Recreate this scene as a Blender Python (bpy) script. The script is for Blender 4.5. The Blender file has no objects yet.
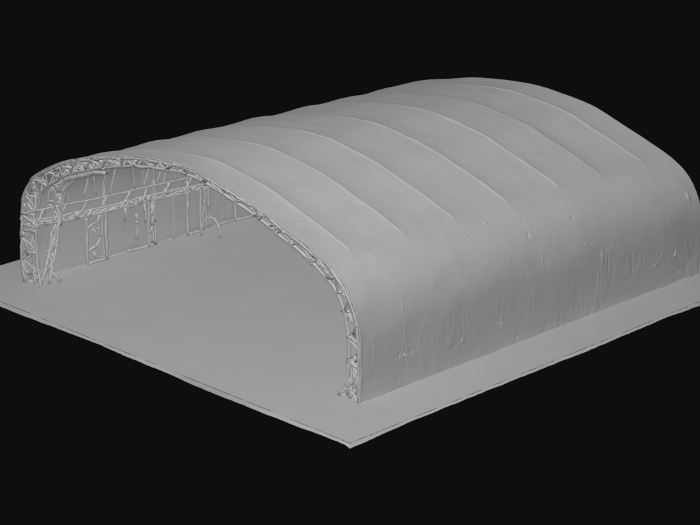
import bpy, math, random
import numpy as np
from mathutils import Vector, Matrix

random.seed(7)
rng = np.random.default_rng(11)
SC = bpy.context.scene
COL = SC.collection

# ------------------------------------------------------------------ camera
cam_d = bpy.data.cameras.new('camera')
cam = bpy.data.objects.new('camera', cam_d)
COL.objects.link(cam)
CR = Vector((0.70710678, 0.70710678, 0.0))
CU = Vector((-0.231961, 0.231961, 0.944663))
CF = Vector((-0.66797761, 0.66797761, -0.3280424))
m3 = Matrix((CR, CU, -CF)).transposed()
cam.matrix_world = Matrix.Translation((64.91177, -64.91177, 40.48495)) @ m3.to_4x4()
cam_d.sensor_width = 36.0
cam_d.lens = 2220.0 / 700.0 * 36.0
cam_d.clip_start = 1.0
cam_d.clip_end = 1000.0
SC.camera = cam

# ------------------------------------------------------------------ world: plain near-black backdrop
w = bpy.data.worlds.new('World')
SC.world = w
w.use_nodes = True
bg = w.node_tree.nodes['Background']
bg.inputs['Color'].default_value = (1.0, 1.0, 1.0, 1)
bg.inputs['Strength'].default_value = 0.0042

# ------------------------------------------------------------------ lamps
TARGET = Vector((-14.0, 14.0, 2.0))


def lamp(name, direction, E, size, shadow, dist=110.0):
    """soft studio lamp `dist` away from the model giving irradiance E there"""
    ld = bpy.data.lights.new(name, 'AREA')
    ld.shape = 'DISK'
    ld.size = size
    ld.energy = E * math.pi * dist * dist
    ld.use_shadow = shadow
    o = bpy.data.objects.new(name, ld)
    COL.objects.link(o)
    dv = Vector(direction).normalized()
    o.location = TARGET + dv * dist
    o.rotation_euler = dv.to_track_quat('Z', 'Y').to_euler()
    return o


lamp('key_lamp', (0.42, -0.50, 0.62), 2.16, 30, False)
lamp('side_lamp', (1.0, -0.12, 0.12), 0.66, 30, False)
lamp('top_lamp', (-0.08, -0.12, 1.0), 1.20, 50, False)
lamp('front_lamp', (0.35, -1.0, 0.28), 0.62, 30, False)

SC.view_settings.view_transform = 'Standard'
SC.view_settings.look = 'None'
SC.view_settings.exposure = 0.09
SC.view_settings.gamma = 1.0
SC.render.engine = 'CYCLES'


# ------------------------------------------------------------------ materials
def clay(name, base, rough=0.62, bump=0.25, scale=1.6, spec=0.25, vary=0.02, fine=12.0):
    m = bpy.data.materials.new(name)
    m.use_nodes = True
    nt = m.node_tree
    N, Lk = nt.nodes, nt.links
    b = N['Principled BSDF']
    b.inputs['Roughness'].default_value = rough
    b.inputs['Specular IOR Level'].default_value = spec
    tc = N.new('ShaderNodeTexCoord')
    n1 = N.new('ShaderNodeTexNoise')
    n1.inputs['Scale'].default_value = scale
    n1.inputs['Detail'].default_value = 5
    n2 = N.new('ShaderNodeTexNoise')
    n2.inputs['Scale'].default_value = fine
    n2.inputs['Detail'].default_value = 2
    Lk.new(tc.outputs['Object'], n1.inputs['Vector'])
    Lk.new(tc.outputs['Object'], n2.inputs['Vector'])
    ramp = N.new('ShaderNodeMapRange')
    ramp.inputs['From Min'].default_value = 0.3
    ramp.inputs['From Max'].default_value = 0.7
    ramp.inputs['To Min'].default_value = base * (1 - vary)
    ramp.inputs['To Max'].default_value = base * (1 + vary)
    Lk.new(n1.outputs['Fac'], ramp.inputs['Value'])
    Lk.new(ramp.outputs['Result'], b.inputs['Base Color'])
    mix = N.new('ShaderNodeMath')
    mix.operation = 'MULTIPLY_ADD'
    mix.inputs[1].default_value = 0.25
    Lk.new(n2.outputs['Fac'], mix.inputs[0])
    Lk.new(n1.outputs['Fac'], mix.inputs[2])
    bp = N.new('ShaderNodeBump')
    bp.inputs['Strength'].default_value = bump
    bp.inputs['Distance'].default_value = 0.06
    Lk.new(mix.outputs[0], bp.inputs['Height'])
    Lk.new(bp.outputs['Normal'], b.inputs['Normal'])
    return m


M_ground = clay('grey_ground', 0.292, bump=0.07, scale=0.5)
M_canopy = clay('grey_canopy', 0.305, bump=0.22, scale=0.7)
M_steel = clay('grey_steel', 0.34, bump=0.5, scale=5.0, rough=0.5)


# ------------------------------------------------------------------ noise
def make_noise(seed):
    g = np.random.default_rng(seed).random((256, 256))

    def f(x, y):
        x = np.asarray(x, float); y = np.asarray(y, float)
        xi = np.floor(x).astype(int); yi = np.floor(y).astype(int)
        fx = x - xi; fy = y - yi
        fx = fx * fx * (3 - 2 * fx); fy = fy * fy * (3 - 2 * fy)
        a = g[xi % 256, yi % 256]; b = g[(xi + 1) % 256, yi % 256]
        c = g[xi % 256, (yi + 1) % 256]; d = g[(xi + 1) % 256, (yi + 1) % 256]
        return (a * (1 - fx) + b * fx) * (1 - fy) + (c * (1 - fx) + d * fx) * fy - 0.5
    return f


nz1, nz2, nz3, nz4 = make_noise(1), make_noise(2), make_noise(3), make_noise(4)


def sstep(a, b, x):
    t = np.clip((np.asarray(x, float) - a) / (b - a), 0, 1)
    return t * t * (3 - 2 * t)


# ------------------------------------------------------------------ building frame of reference
FL = np.array([-27.78385, 2.70979, 0.0])
EU = np.array([0.99945649, 0.03296553, 0.0])
DV = np.array([0.00516742, 0.99998665, 0.0])
W, L = 24.93, 26.236
UZ = np.array([0, 0, 1.0])


def loc(u, v, z):
    u = np.asarray(u, float)[..., None]; v = np.asarray(v, float)[..., None]; z = np.asarray(z, float)[..., None]
    return EU * u + DV * v + UZ * z


def mesh_obj(name, verts, faces, mat, parent=None, smooth=True, location=None):
    me = bpy.data.meshes.new(name)
    me.from_pydata([tuple(map(float, v)) for v in verts], [], faces)
    me.update()
    if smooth:
        me.polygons.foreach_set('use_smooth', [True] * len(me.polygons))
    me.materials.append(mat)
    o = bpy.data.objects.new(name, me)
    COL.objects.link(o)
    if parent is not None:
        o.parent = parent
    if location is not None:
        o.location = location
    return o


def thing(name, label, cat, location):
    o = bpy.data.objects.new(name, None)
    COL.objects.link(o)
    o.location = location
    o.empty_display_size = 0.5
    o['label'] = label
    o['category'] = cat
    return o


def tube_geo(pts, r, V, F, sides=7, wob=0.0, lump=0.25, step=0.22, flat=None):
    """lumpy tube through pts appended to V, F"""
    pts = [np.array(p, float) for p in pts]
    dense = [pts[0]]
    for a, b in zip(pts[:-1], pts[1:]):
        n = max(1, int(np.linalg.norm(b - a) / step))
        for i in range(1, n + 1):
            dense.append(a + (b - a) * i / n)
    P = np.array(dense)
    n = len(P)
    if n > 2 and wob > 0:
        j = rng.normal(0, wob, P.shape)
        j[0] = 0; j[-1] = 0
        j[1:-1] = (j[:-2] + j[1:-1] + j[2:]) / 3 if n > 3 else j[1:-1]
        P = P + j
    T = np.gradient(P, axis=0) if n > 2 else np.repeat((P[1:] - P[:1]), 2, axis=0)
    T /= (np.linalg.norm(T, axis=1, keepdims=True) + 1e-9)
    base = len(V)
    ref = np.array([0.31, 0.87, 0.37])
    for i in range(n):
        a = np.cross(T[i], ref); a /= np.linalg.norm(a) + 1e-9
        b = np.cross(T[i], a)
        ri = r * (1 + rng.uniform(-lump, lump))
        for k in range(sides):
            ang = 2 * math.pi * k / sides
            V.append(P[i] + (a * math.cos(ang) + b * math.sin(ang)) * ri)
    for i in range(n - 1):
        for k in range(sides):
            k2 = (k + 1) % sides
            F.append((base + i * sides + k, base + i * sides + k2, base + (i + 1) * sides + k2, base + (i + 1) * sides + k))
    F.append(tuple(base + k for k in reversed(range(sides))))
    F.append(tuple(base + (n - 1) * sides + k for k in range(sides)))


def tube(name, pts, r, parent, mat=None, **kw):
    V, F = [], []
    tube_geo(pts, r, V, F, **kw)
    return mesh_obj(name, V, F, mat or M_steel, parent)


def node_geo(c, r, V, F):
    """small irregular clump"""
    base = len(V)
    rings, seg = 5, 8
    sc = rng.uniform(0.5, 1.7, 3)
    for i in range(rings + 1):
        th = math.pi * i / rings
        for k in range(seg):
            ph = 2 * math.pi * k / seg
            q = np.array([math.sin(th) * math.cos(ph), math.sin(th) * math.sin(ph), math.cos(th)])
            V.append(np.array(c) + q * r * sc * rng.uniform(0.65, 1.2))
    for i in range(rings):
        for k in range(seg):
            k2 = (k + 1) % seg
            F.append((base + i * seg + k, base + (i + 1) * seg + k, base + (i + 1) * seg + k2, base + i * seg + k2))


# ------------------------------------------------------------------ ground slab
def build_ground():
    x0, x1, y0, y1 = -30.85, 0.0, 0.0, 33.2
    z_skirt = 0.21
    nx, ny = 130, 140
    gx = np.linspace(x0, x1, nx); gy = np.linspace(y0, y1, ny)
    X, Y = np.meshgrid(gx, gy)
    Z = 0.006 * nz1(X * 0.5, Y * 0.5) + 0.004 * nz2(X * 1.7, Y * 1.7)
    # scattered low pimples of the scanned floor
    for _ in range(26):
        cx, cy = rng.uniform(x0 + 1, x1 - 1), rng.uniform(y0 + 1, 20)
        Z += rng.uniform(0.006, 0.018) * np.exp(-(((X - cx) / rng.uniform(.2, .5)) ** 2 + ((Y - cy) / rng.uniform(.2, .5)) ** 2))
    edge = np.minimum.reduce([X - x0, x1 - X, Y - y0, y1 - Y])
    Z = Z * sstep(0, 1.0, edge)
    V = [(a, b, c) for a, b, c in zip(X.ravel(), Y.ravel(), Z.ravel())]
    F = [(j * nx + i, j * nx + i + 1, (j + 1) * nx + i + 1, (j + 1) * nx + i) for j in range(ny - 1) for i in range(nx - 1)]
    g = mesh_obj('ground', V, F, M_ground)
    g['kind'] = 'structure'
    # rim: separate lip round the sheet, a hair-thin broken gap between them
    per = []
    step = 0.16

    def run(p, q, nrm):
        n = int(np.linalg.norm(np.subtract(q, p)) / step)
        for i in range(n):
            t = i / n
            per.append((p[0] + (q[0] - p[0]) * t, p[1] + (q[1] - p[1]) * t, nrm))
    run((x1, y0), (x1, y1), (1, 0)); run((x1, y1), (x0, y1), (0, 1)); run((x0, y1), (x0, y0), (-1, 0)); run((x0, y0), (x1, y0), (0, -1))
    V, F = [], []
    n = len(per)
    for i, (x, y, nr) in enumerate(per):
        s = i * step
        opn = float(sstep(-.3, .1, nz3(s * 1.3, 3.1))) * (1 if rng.random() > 0.2 else 0.35)
        gap = 0.004 + 0.020 * opn
        low = 0.001 + 0.011 * opn
        out = 0.13 + 0.025 * float(nz4(s * 0.9, 2.2)) + 0.09 * float(nz1(s * 0.30, 9.7))
        dep = z_skirt * (0.62 + 1.1 * float(nz4(s * 0.22, 5.5)))
        dep = max(0.03, dep)
        # sideways vector: bisector at the four corners
        pr_ = per[i - 1][2]
        nx_, ny_ = nr
        if pr_ != nr:
            nx_, ny_ = nr[0] + pr_[0], nr[1] + pr_[1]
        prof = [(gap, -0.04 - low), (gap, -low), (gap + out, -low - dep), (gap + out * .9, -low - dep - .02), (gap * 0.6, -low - dep - 0.02)]
        for (o, z) in prof:
            V.append((x + nx_ * o, y + ny_ * o, z))
    m = 5
    for i in range(n):
        j = (i + 1) % n
        for k in range(m - 1):
            F.append((i * m + k, j * m + k, j * m + k + 1, i * m + k + 1))
    mesh_obj('rim', V, F, M_ground, g, smooth=False)


build_ground()

# ------------------------------------------------------------------ hangar canopy
PROF = np.array([(0, 0), (-.1, 1.2), (-.1, 2.2), (-.02, 3.3), (.12, 4.5), (.5, 5.35), (1.05, 6.05), (1.6, 6.45), (2.43, 6.92),
                 (3.44, 7.4), (4.5, 7.82), (6.04, 8.27), (7.61, 8.66), (9.15, 8.95), (10.65, 9.13), (11.8, 9.22), (12.85, 9.24),
                 (13.92, 9.18), (14.63, 9.07), (15.68, 8.86), (17.05, 8.55), (18.07, 8.26), (19.41, 7.76), (20.61, 7.38),
                 (21.72, 6.94), (22.5, 6.62), (23.33, 6.17), (23.84, 5.78), (24.2, 5.35), (24.55, 4.75), (24.78, 4.1),
                 (24.95, 3.3), (24.97, 1.8), (24.90, 0)], float)


def catmull(P, n=12):
    Q = np.vstack([2 * P[0] - P[1], P, 2 * P[-1] - P[-2]])
    out = []
    for i in range(1, len(Q) - 2):
        p0, p1, p2, p3 = Q[i - 1], Q[i], Q[i + 1], Q[i + 2]
        for k in range(n):
            t = k / n
            out.append(0.5 * ((2 * p1) + (-p0 + p2) * t + (2 * p0 - 5 * p1 + 4 * p2 - p3) * t * t + (-p0 + 3 * p1 - 3 * p2 + p3) * t ** 3))
    out.append(Q[-2])
    return np.array(out)


def resample(P, n):
    s = np.r_[0, np.cumsum(np.linalg.norm(np.diff(P, axis=0), axis=1))]
    t = np.linspace(0, s[-1], n)
    return np.c_[np.interp(t, s, P[:, 0]), np.interp(t, s, P[:, 1])], s[-1]


def smooth(P, it):
    P = P.copy()
    for _ in range(it):
        P[1:-1] = 0.25 * P[:-2] + 0.5 * P[1:-1] + 0.25 * P[2:]
    return P


NT = 560
BP, PLEN = resample(catmull(PROF), NT)
BP = smooth(BP, 90)
TG = np.gradient(BP, axis=0)
TG /= np.linalg.norm(TG, axis=1, keepdims=True)
NRM = np.c_[-TG[:, 1], TG[:, 0]]            # outward (up at the apex)
SEAMS = [1.85, 5.5, 9.1, 13.1, 17.1, 20.5, 24.0]
SAMP = [0.07, 0.15, 0.16, 0.14, 0.16, 0.09, 0.15, 0.08]


def drop(u, z, v):
    dz = np.interp(u, [0, 2, 4.4, 6.8, 12, 15, 17.5, 21.3, 23, 24.5, 25], [-.2, -.4, -.55, -.68, -.70, -.58, -.38, -.36, -.30, -.22, -.1])
    return dz * sstep(1.5, 6.0, z) * (v / L)


def sag(u, z, v):
    edges = [0.0] + SEAMS + [L]
    s = np.zeros_like(v)
    for i in range(len(edges) - 1):
        a, b = edges[i], edges[i + 1]
        inside = (v >= a) & (v <= b)
        wv = np.clip((v - a) / (b - a), 0, 1)
        if i == 0:
            sh = 0.5 * np.sin(math.pi * wv ** 1.3)
        else:
            sh = np.sin(math.pi * wv ** 0.62) ** 0.9
        s = np.where(inside, SAMP[i] * sh, s)
    fade = (1 - sstep(20.6, 23.6, u)) * sstep(0.4, 2.5, u) * sstep(4.6, 6.2, z) * (0.6 + 0.55 * sstep(8, 15, u))
    return -s * fade


def ridge(u, z, v):
    r = np.zeros_like(v)
    for i, a in enumerate(SEAMS):
        wob = 0.05 * nz3(u * 0.9, a * 7.7) 
        amp = (0.05, .054, .054, .054, .06, .013, .054)[i]
        r += amp * np.exp(-((v - a - wob) / 0.027) ** 2) * (0.55 + 0.9 * (nz4(u * 1.3, a * 3.1) + 0.5))
        r -= amp * 0.8 * np.exp(-((v - a - wob - 0.062) / 0.03) ** 2) * (0.3 + 1.2 * (nz1(u * 1.1, a * 2.3) + 0.5))
    return r * (1 - sstep(21.9, 22.6, u)) * (0.12 + 0.88 * sstep(9.0, 16, u)) * sstep(2, 4, u)


# bumps on the right-hand side wall (v, z, sigma_v, sigma_z, height)
WALL_MARKS = [(3.0, 4.1, .05, .35, .10), (3.0, 2.6, .05, .8, .05), (3.03, 1.65, .10, .28, .16), (2.6, 1.7, .08, .14, .10), (3.4, 1.8, .07, .3, -.06),
              (2.56, .45, .08, .15, -.12), (9.83, 1.55, .12, .16, .20), (10.0, 1.2, .1, .1, -.14), (9.6, 2.4, .05, .6, .04), (6.18, 1.4, .1, .1, .12),
              (7.1, 1.3, .12, .1, .14), (7.1, 2.1, .05, .5, .05), (6.6, 1.15, .35, .05, -.05), (17.7, 2.9, .06, .5, .12), (17.95, 3.2, .4, .08, .05),
              (18.2, 2.5, .06, .6, -.08), (17.45, 1.9, .06, .5, .07), (18.6, 3.5, .5, .08, -.04), (21.35, 2.2, .08, .3, .10), (21.7, 1.6, .07, .25, .10), (22.3, 1.5, .10, .25, .12),
              (22.6, 2.1, .06, .2, -.08), (23.9, 1.7, .10, .2, .16), (24.1, 1.1, .08, .15, .10), (24.5, .5, .1, .12, .12), (20.4, 1.6, .06, .4, .07),
              (20.0, 1.4, .05, .6, -.05), (16.7, 4.0, .45, .08, .035), (16.9, 3.9, .4, .07, -.05), (13.2, 3.9, .3, .12, -.05), (8.4, .35, .12, .1, .08), (11.2, .35, .12, .1, -.10), (.9, 2.6, .05, .6, .06), (.95, 1.2, .05, .5, -.04),
              (4.0, 1.9, .05, .4, .05), (15.4, 2.0, .05, .5, .05), (14.0, 1.9, .05, .6, .04), (12.4, 1.8, .05, .6, .05)]
# small marks on the right half of the roof (u, v, sigma, height)
ROOF_MARKS = [(24.2, 12.7, .06, -.16), (22.0, 13.9, .07, -.09), (22.7, 13.6, .055, -.08), (23.6, 12.9, .05, -.07), (16.3, 14.1, .09, -.07),
              (16.9, 11.3, .10, .06), (22.4, 9.1, .05, .05), (23.2, 10.6, .09, .09), (20.0, 23.0, .1, .03), (24.1, 16.2, .1, -.06), (21.9, 16.9, .1, .05),
              (18.1, 20.4, .2, .05), (17.3, 20.1, .25, -.05), (19.8, 5.1, .3, -.03), (22.9, 2.8, .25, .03), (24.55, 25.4, .1, .14)]


def canopy_point(ti, v, extra=True):
    u = BP[ti, 0]; z = BP[ti, 1]
    nu = NRM[ti, 0]; nzv = NRM[ti, 1]
    off = sag(u, z, v) + ridge(u, z, v)
    off = off + 0.05 * nz1(ti * 0.0148, v * 0.35) + 0.022 * nz2(ti * 0.049, v * 1.0) + 0.008 * nz3(ti * 0.13, v * 2.6)
    off = off + 0.006 * nz4(ti * 0.45, v * 7.0) * (0.4 + 1.2 * (nz2(ti * .03, v * .6) + .5))
    # upright creases on both side walls
    wallm = (1 - sstep(2.2, 4.6, z))
    cre = (0.019 * nz3(v * 1.9, z * 0.5) + 0.016 * nz4(v * 5.3, z * 1.6)) * (0.35 + 1.3 * sstep(-.1, .3, nz2(v * 0.35, z * 0.5 + 3))) + 0.02 * nz2(v * 0.6, z * 0.2)
    rough = 0.35 + 3.4 * nz1(v * 7.0, z * 5.5)
    off = off + 0.05 * nz2(v * 0.55 + 7, z * 0.8) * sstep(2.8, 3.8, z) * (1 - sstep(4.6, 5.8, z))
    off = off + wallm * cre
    # shallow crosswise ripples between the seams
    top = sstep(6.3, 7.2, z)
    off = off + top * 0.016 * nz4(ti * 0.041 + v * 0.5, v * 1.6)
    right = u > 20
    for (mv, mz, sv, sz, h) in WALL_MARKS:
        off = off + np.where(right & (z < 6), h * (0.30 if sz > 0.3 else 0.5 * rough) * np.exp(-((v - mv) / sv) ** 2 - ((z - mz) / sz) ** 2), 0)
    for (mu, mv, s, h) in ROOF_MARKS:
        off = off + np.where(z > 4, h * 0.5 * np.exp(-((u - mu) / s) ** 2 - ((v - mv) / s) ** 2), 0)
    off = off + 0.018 * np.exp(-(v / 0.09) ** 2)
    # uneven hem at the floor: wall toes out a touch
    toe = (1 - sstep(0.0, 0.35, z))
    off = off + toe * (0.015 + 0.05 * nz1(v * 1.6, 4.4))
    uu = u + nu * off
    zz = z + nzv * off + drop(u, z, v)
    return uu, zz


NV = 560
vv = np.linspace(0, L, NV)
# pack more rows round each seam
for a in SEAMS:
    vv = np.sort(np.r_[vv, a + np.linspace(-0.13, 0.13, 21)])
NV = len(vv)
TI, VG = np.meshgrid(np.arange(NT), vv)
uu, zz = canopy_point(TI, VG)
# front hem ripple along the run of the opening
VG2 = VG + (1 - sstep(0, 0.8, VG)) * 0.05 * nz2(TI * 0.12, 2.0) * 2
zz = np.maximum(zz, -0.0)
outer = loc(uu, VG2, zz)
TH = 0.07
inner_off = 0.07
ui = uu - NRM[TI, 0] * TH
zi = np.maximum(zz - NRM[TI, 1] * TH, 0.0)
inner = loc(ui, VG2, zi)
V = np.concatenate([outer.reshape(-1, 3), inner.reshape(-1, 3)])
nO = NV * NT
F = []
for j in range(NV - 1):
    for i in range(NT - 1):
        a = j * NT + i
        F.append((a, a + NT, a + NT + 1, a + 1))
        F.append((nO + a, nO + a + 1, nO + a + NT + 1, nO + a + NT))
for i in range(NT - 1):
    F.append((i, i + 1, nO + i + 1, nO + i))
    a = (NV - 1) * NT + i
    F.append((a, nO + a, nO + a + 1, a + 1))

hangar = thing('hangar', 'grey open-fronted hangar with a ribbed arched canopy and lattice trusses standing on the flat ground', 'hangar', tuple(FL))
mesh_obj('canopy', V, F, M_canopy, hangar)


# ------------------------------------------------------------------ trusses
def prof_at(frac_list, inset, v, us=0.0):
    """points following the arch, inset metres below the skin"""
    out = []
    for fr in frac_list:
        i = int(round(fr * (NT - 1)))
        u, z = canopy_point(np.array([i]), np.array([v]))
        out.append((float(u[0] - NRM[i, 0] * inset), v + us, float(z[0] - NRM[i, 1] * inset)))
    return out


def L3(p):
    return loc(*p)


def depth_at(fr):
    # truss depth: a metre at the legs, shallow over the crown
    d = abs(fr - 0.5) * 2
    return float(np.interp(d, [0, .25, .5, .66, .74, 1], [.42, .5, .62, .80, .92, .95]))


def arch_chord(name, parent, inset_f, v, r, f0=0.0, f1=1.0, n=90, wob=0.03, **kw):
    pts = []
    for fr in np.linspace(f0, f1, n):
        i = int(round(fr * (NT - 1)))
        u, z = canopy_point(np.array([i]), np.array([v]))
        ins = inset_f(fr) if callable(inset_f) else inset_f
        pts.append(L3((float(u[0] - NRM[i, 0] * ins), v, max(0.02, float(z[0] - NRM[i, 1] * ins)))))
    return tube(name, pts, r, parent, wob=wob, **kw)


def lattice_arch(parent, v0, dv, r_ch, r_br, bays, f0=0.0, f1=1.0, nodes=True, lump=0.35):
    arch_chord('outer_chord', parent, 0.13, v0 + 0.02, r_ch, f0, f1, lump=lump)
    arch_chord('outer_chord', parent, 0.13, v0 + dv, r_ch * 0.9, f0, f1, lump=lump)
    arch_chord('inner_chord', parent, lambda fr: 0.10 + depth_at(fr), v0 + dv * 0.45, r_ch * 1.15, f0, f1, lump=lump)

    def pt(fr, which):
        i = int(round(fr * (NT - 1)))
        v = v0 + (0.02, dv, dv * 0.45)[which]
        ins = (0.13, 0.13, 0.10 + depth_at(fr))[which]
        u, z = canopy_point(np.array([i]), np.array([v]))
        return L3((float(u[0] - NRM[i, 0] * ins), v, max(0.03, float(z[0] - NRM[i, 1] * ins))))
    fs = np.linspace(f0, f1, bays + 1)
    for k in range(bays):
        a, b = fs[k], fs[k + 1]
        jit = rng.uniform(-0.2, 0.2) * (b - a)
        mid = (a + b) / 2 + jit
        Vb, Fb = [], []
        tube_geo([pt(a, 0), pt(mid, 2)], r_br, Vb, Fb, wob=0.03, lump=0.3)
        tube_geo([pt(mid, 2), pt(b, 0)], r_br, Vb, Fb, wob=0.03, lump=0.3)
        if nodes and rng.random() < 0.7:
            node_geo(pt(mid, 2), rng.uniform(0.08, 0.13), Vb, Fb)
        if nodes and rng.random() < 0.5:
            node_geo(pt(b, 0), rng.uniform(0.05, 0.075), Vb, Fb)
        p, q, s = pt(a, 0), pt(b, 0), pt((a + b) / 2, 2)
        for _ in range(rng.integers(4, 9)):
            wa = rng.dirichlet((1, 1, 1))
            e0 = p * wa[0] + q * wa[1] + s * wa[2]
            tgt_ = (pt(a, 0), pt(mid, 2), pt(b, 0))[rng.integers(0, 3)]
            tube_geo([tgt_, (tgt_ + e0) / 2 + rng.normal(0, .06, 3), e0], rng.uniform(.03, .065), Vb, Fb, wob=.03, lump=.5)
        mesh_obj('brace', Vb, Fb, M_steel, parent)
        Vb, Fb = [], []
        tube_geo([pt(a, 1), pt(mid, 2)], r_br * 0.9, Vb, Fb, wob=0.03, lump=0.3)
        tube_geo([pt(mid, 2), pt(b, 1)], r_br * 0.9, Vb, Fb, wob=0.03, lump=0.3)
        tube_geo([pt(b, 0), pt(b, 1)], r_br * 0.9, Vb, Fb, wob=0.03, lump=0.3)
        mesh_obj('brace', Vb, Fb, M_steel, parent)


def empty_part(name, parent):
    o = bpy.data.objects.new(name, None)
    COL.objects.link(o)
    o.parent = parent
    o.empty_display_size = 0.3
    return o


front = empty_part('arch_truss', hangar)
lattice_arch(front, 0.0, 0.62, 0.068, 0.05, 28)

# flared feet of the front arch
for side in (0, 1):
    U = (lambda u: u) if side == 0 else (lambda u: 24.93 - u)
    V, F = [], []
    apex = L3((U(0.8), .3, 1.95))
    toes = [L3((U(1.42), .05, .03)), L3((U(1.1), .35, .03)), L3((U(.8), .15, .03)), L3((U(.4), .5, .03)), L3((U(.12), .08, .03))]
    for q in toes:
        tube_geo([apex, apex * .45 + q * .55 + rng.normal(0, .05, 3), q], 0.06, V, F, wob=.02, lump=.35)
    for a, b in zip(toes[:-1], toes[1:]):
        ma, mb = apex * .5 + a * .5, apex * .3 + b * .7
        tube_geo([ma, mb], 0.05, V, F, wob=.02, lump=.4)
        tube_geo([a, mb], 0.055, V, F, wob=.02, lump=.4)
        tube_geo([a, b], 0.045, V, F, wob=.02, lump=.4)
        node_geo(mb, .08, V, F)
    mesh_obj('foot', V, F, M_steel, front)
    for z in (1.75, 3.0, 3.9):
        tube('cross_bar', [L3((U(0.24), .1, z)), L3((U(1.05), .2, z + .1))], 0.07, front, wob=.02, lump=.35)
    V, F = [], []


# second arch behind it, deeper set chord, only its left flank hangs free
second = empty_part('arch_truss', hangar)
lattice_arch(second, 1.70, 0.5, 0.075, 0.052, 26, f0=0.085, f1=0.915)
beam = [(1.0, 1.85, 4.9), (1.62, 1.85, 5.72), (2.88, 1.85, 6.2), (4.12, 1.85, 6.64), (5.0, 1.85, 6.80)]
tube('lower_beam', [L3(p) for p in beam], 0.12, second, wob=.03, lump=.15)
for (a, b) in [((2.88, 1.85, 6.2), (3.3, 1.85, 7.1)), ((4.12, 1.85, 6.62), (3.3, 1.85, 7.1)), ((4.6, 1.85, 6.7), (5.2, 1.85, 7.7)), ((5.0, 1.85, 6.8), (6.2, 1.85, 7.75))]:
    tube('hanger', [L3(a), L3(b)], 0.06, second, wob=.03)
# raking legs of the second arch
for (a, b) in [((1.0, 1.85, 3.4), (1.0, .42, .03)), ((1.15, 1.75, 3.3), (1.3, .75, .05)), ((.75, 1.9, 3.3), (.6, .7, .05)), ((.75, 1.6, 2.5), (1.25, 1.45, 2.2)), ((1.2, 1.5, 2.3), (.8, 1.2, 1.5)), ((.75, 1.15, 1.7), (1.25, 1.05, 1.1)), ((1.25, 1.1, 1.2), (.8, .65, .4)), ((1.2, .95, .7), (1.5, 1.35, .05)),
               ((1.1, 1.3, 1.6), (.4, .6, .1)), ((.6, 1.7, 2.7), (1.05, .7, .9)), ((1.1, 1.85, 4.9), (.3, 1.7, 3.2))]:
    tube('leg', [L3(a), L3(b)], 0.085, second, wob=.04, lump=.4)

# slim ribs under each further seam
for a in SEAMS[1:]:
    arch_chord('rib', hangar, 0.17, a, 0.06, wob=0.02, n=110, lump=0.25)

# lengthwise girt truss along the left wall
girt = empty_part('wall_girt', hangar)
LOW = [(.35, -.02, 3.3), (.35, 2.1, 2.98), (.35, 5.6, 2.84), (.35, 8.9, 2.80), (.35, 13.0, 2.66), (.35, 17, 2.55), (.35, 26, 2.5)]
UPP = [(.32, -.02, 4.0), (.32, 2.1, 3.85), (.32, 5.6, 3.66), (.32, 8.9, 3.58), (.32, 11.4, 3.45), (.32, 17, 3.35), (.32, 26, 3.3)]
MID = [(.75, -.02, 3.65), (.75, 2.1, 3.42), (.75, 5.2, 3.26), (.75, 8.8, 3.2), (.75, 12.9, 2.98), (.75, 17, 2.9), (.75, 26, 2.85)]
tube('chord', [L3(p) for p in LOW], 0.065, girt, wob=.02, lump=.2)
tube('chord', [L3(p) for p in UPP], 0.055, girt, wob=.02, lump=.2)
tube('chord', [L3(p) for p in MID], 0.065, girt, wob=.03, lump=.35)
tube('chord', [L3((p[0] - .1, p[1], p[2] - .32)) for p in MID], 0.05, girt, wob=.02, lump=.3)


def at(lst, v):
    a = np.array(lst)
    return np.array([np.interp(v, a[:, 1], a[:, 0]), v, np.interp(v, a[:, 1], a[:, 2])])


V, F = [], []
v = 0.0
k = 0
while v < 25.3:
    stp = rng.uniform(.55, .95)
    tri = [LOW, MID, UPP]
    p, q = at(tri[k % 2], v), at(MID if k % 2 == 0 else UPP, v + stp)
    tube_geo([L3(p), L3(q)], rng.uniform(.05, .085), V, F, wob=.05, lump=.5)
    if rng.random() < .8:
        tube_geo([L3(at(LOW, v)), L3(at(MID, v + stp * .8))], rng.uniform(.07, .11), V, F, wob=.06, lump=.6)
    if rng.random() < .75:
        tube_geo([L3(at(MID, v + stp * .5) + np.array([0, 0, -.35])), L3(at(MID, v + stp * .9))], .09, V, F, wob=.05, lump=.6)
        node_geo(L3(at(MID, v + stp * .5) + np.array([0, 0, -.12])), rng.uniform(.09, .16), V, F)
    v += stp
    k += 1
mesh_obj('lacing', V, F, M_steel, girt)

# struts from the girt up to the eave
for (vb, zb, vt, zt) in [(4.1, 4.0, 4.5, 5.6), (5.0, 3.9, 4.6, 5.5), (5.95, 3.7, 6.2, 5.4), (7.75, 3.65, 7.4, 5.2), (8.3, 3.6, 8.1, 5.0), (8.35, 3.6, 8.7, 5.1),
                         (9.2, 3.6, 8.8, 5.1), (9.3, 3.6, 9.7, 5.1), (9.75, 3.5, 10.1, 5.0), (10.7, 3.45, 10.4, 4.9), (11.6, 3.4, 11.8, 4.8), (2.3, 3.8, 2.7, 5.5), (3.1, 3.8, 2.8, 5.4),
                         (0.35, 4.0, 0.75, 5.6), (1.4, 3.9, 0.95, 5.6)]:
    tube('strut', [L3((.28, vb, zb)), L3((.55, vt, zt))], 0.05, hangar, wob=.02, lump=.3)


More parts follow.
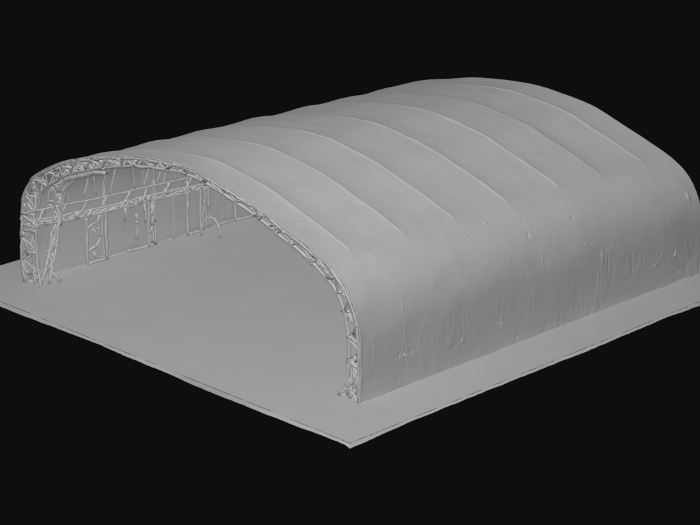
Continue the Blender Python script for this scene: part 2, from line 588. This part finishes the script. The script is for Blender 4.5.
# upright frames against the left wall
def wall_frame(v0, v1, ztop, base=True, cross=True, zt0=None, u=.26):
    fr = empty_part('wall_frame', hangar)
    tube('post', [L3((u, v0, .02)), L3((u, v0 + .03, zt0 or ztop))], 0.08, fr, wob=.03, lump=.3)
    tube('post', [L3((u, v1, .02)), L3((u, v1, ztop))], 0.085, fr, wob=.03, lump=.3)
    if base:
        tube('base_bar', [L3((u, v0, .07)), L3((u, v1, .07))], 0.075, fr, wob=.02, lump=.3)
    if cross:
        V, F = [], []
        n = 4
        for i in range(n):
            z0, z1 = 2.7 * i / n, 2.7 * (i + 1) / n
            a, b = (v0, v1) if i % 2 else (v1, v0)
            m = (v0 + v1) / 2
            tube_geo([L3((u, a, z0 + .1)), L3((u, m + rng.uniform(-.1, .1), (z0 + z1) / 2)), L3((u, m + (b - a) * .2, z1))], .065, V, F, wob=.05, lump=.5)
        node_geo(L3((u + .05, (v0 + v1) / 2 + .1, 1.95)), .10, V, F)
        node_geo(L3((u + .05, (v0 + v1) / 2 - .2, .9)), .07, V, F)
        mesh_obj('lacing', V, F, M_steel, fr)
    return fr


wall_frame(4.25, 5.6, 4.95, zt0=2.8)
wall_frame(8.65, 9.15, 4.6, zt0=2.8, cross=True)
wall_frame(11.55, 12.55, 2.7, zt0=3.3, cross=False)
wall_frame(15.25, 16.6, 2.6, zt0=1.6, cross=False)
tube('base_bar', [L3((.22, 7.1, .1)), L3((.22, 8.65, .07))], 0.08, hangar, wob=.04, lump=.3)
tube('post', [L3((.2, 10.55, .05)), L3((.2, 10.57, 2.8))], 0.035, hangar, wob=.015)
tube('post', [L3((.3, 13.1, 1.3)), L3((.3, 13.15, 2.7))], 0.07, hangar, wob=.02)

# pieces hanging below the girt
for (v_, z0, z1, r) in [(6.95, 1.9, 2.75, .06), (7.7, .7, 2.2, .07), (8.35, 1.5, 2.7, .06), (12.75, .1, 2.6, .06), (8.9, 1.2, 2.5, .09)]:
    V, F = [], []
    tube_geo([L3((.32, v_, z1)), L3((.34, v_ + .06, (z0 + z1) / 2)), L3((.3, v_ + rng.uniform(-.1, .1), z0))], r, V, F, wob=.05, lump=.5)
    node_geo(L3((.36, v_, (z0 + 2 * z1) / 3)), r * 1.5, V, F)
    mesh_obj('hanging_piece', V, F, M_steel, hangar)

# hem tubes at the foot of both walls
tube('hem', [L3((.12, q, .02 + .03 * float(nz2(q * .9, 3)))) for q in np.arange(1.9, 26, .35)], 0.06, hangar, M_canopy, wob=.05, lump=.8)
tube('hem', [L3((24.93 + .03 * float(nz2(q * .7, 8)), q, 0.0)) for q in np.arange(0.1, 26, .35)], 0.035, hangar, M_canopy, wob=.012, lump=.4)

# ------------------------------------------------------------------ hoop standing on the floor by the left wall
hp = FL + loc(1.38, 12.28, 0)
ax = np.array([1.17, 0.62, 0]) / np.linalg.norm([1.17, 0.62, 0])
pts = []
for t in np.linspace(0, math.pi, 22):
    pts.append(-ax * 0.60 * math.cos(t) + UZ * (0.03 + 1.15 * math.sin(t)))
V, F = [], []
tube_geo(pts, 0.06, V, F, wob=.012, lump=.15)
tube_geo(pts[13:], 0.095, V, F, wob=.02, lump=.2)
hoop = mesh_obj('hoop', V, F, M_steel, None, location=tuple(hp))
hoop['label'] = 'small grey bent hoop standing on the floor inside by the left wall'
hoop['category'] = 'hoop'
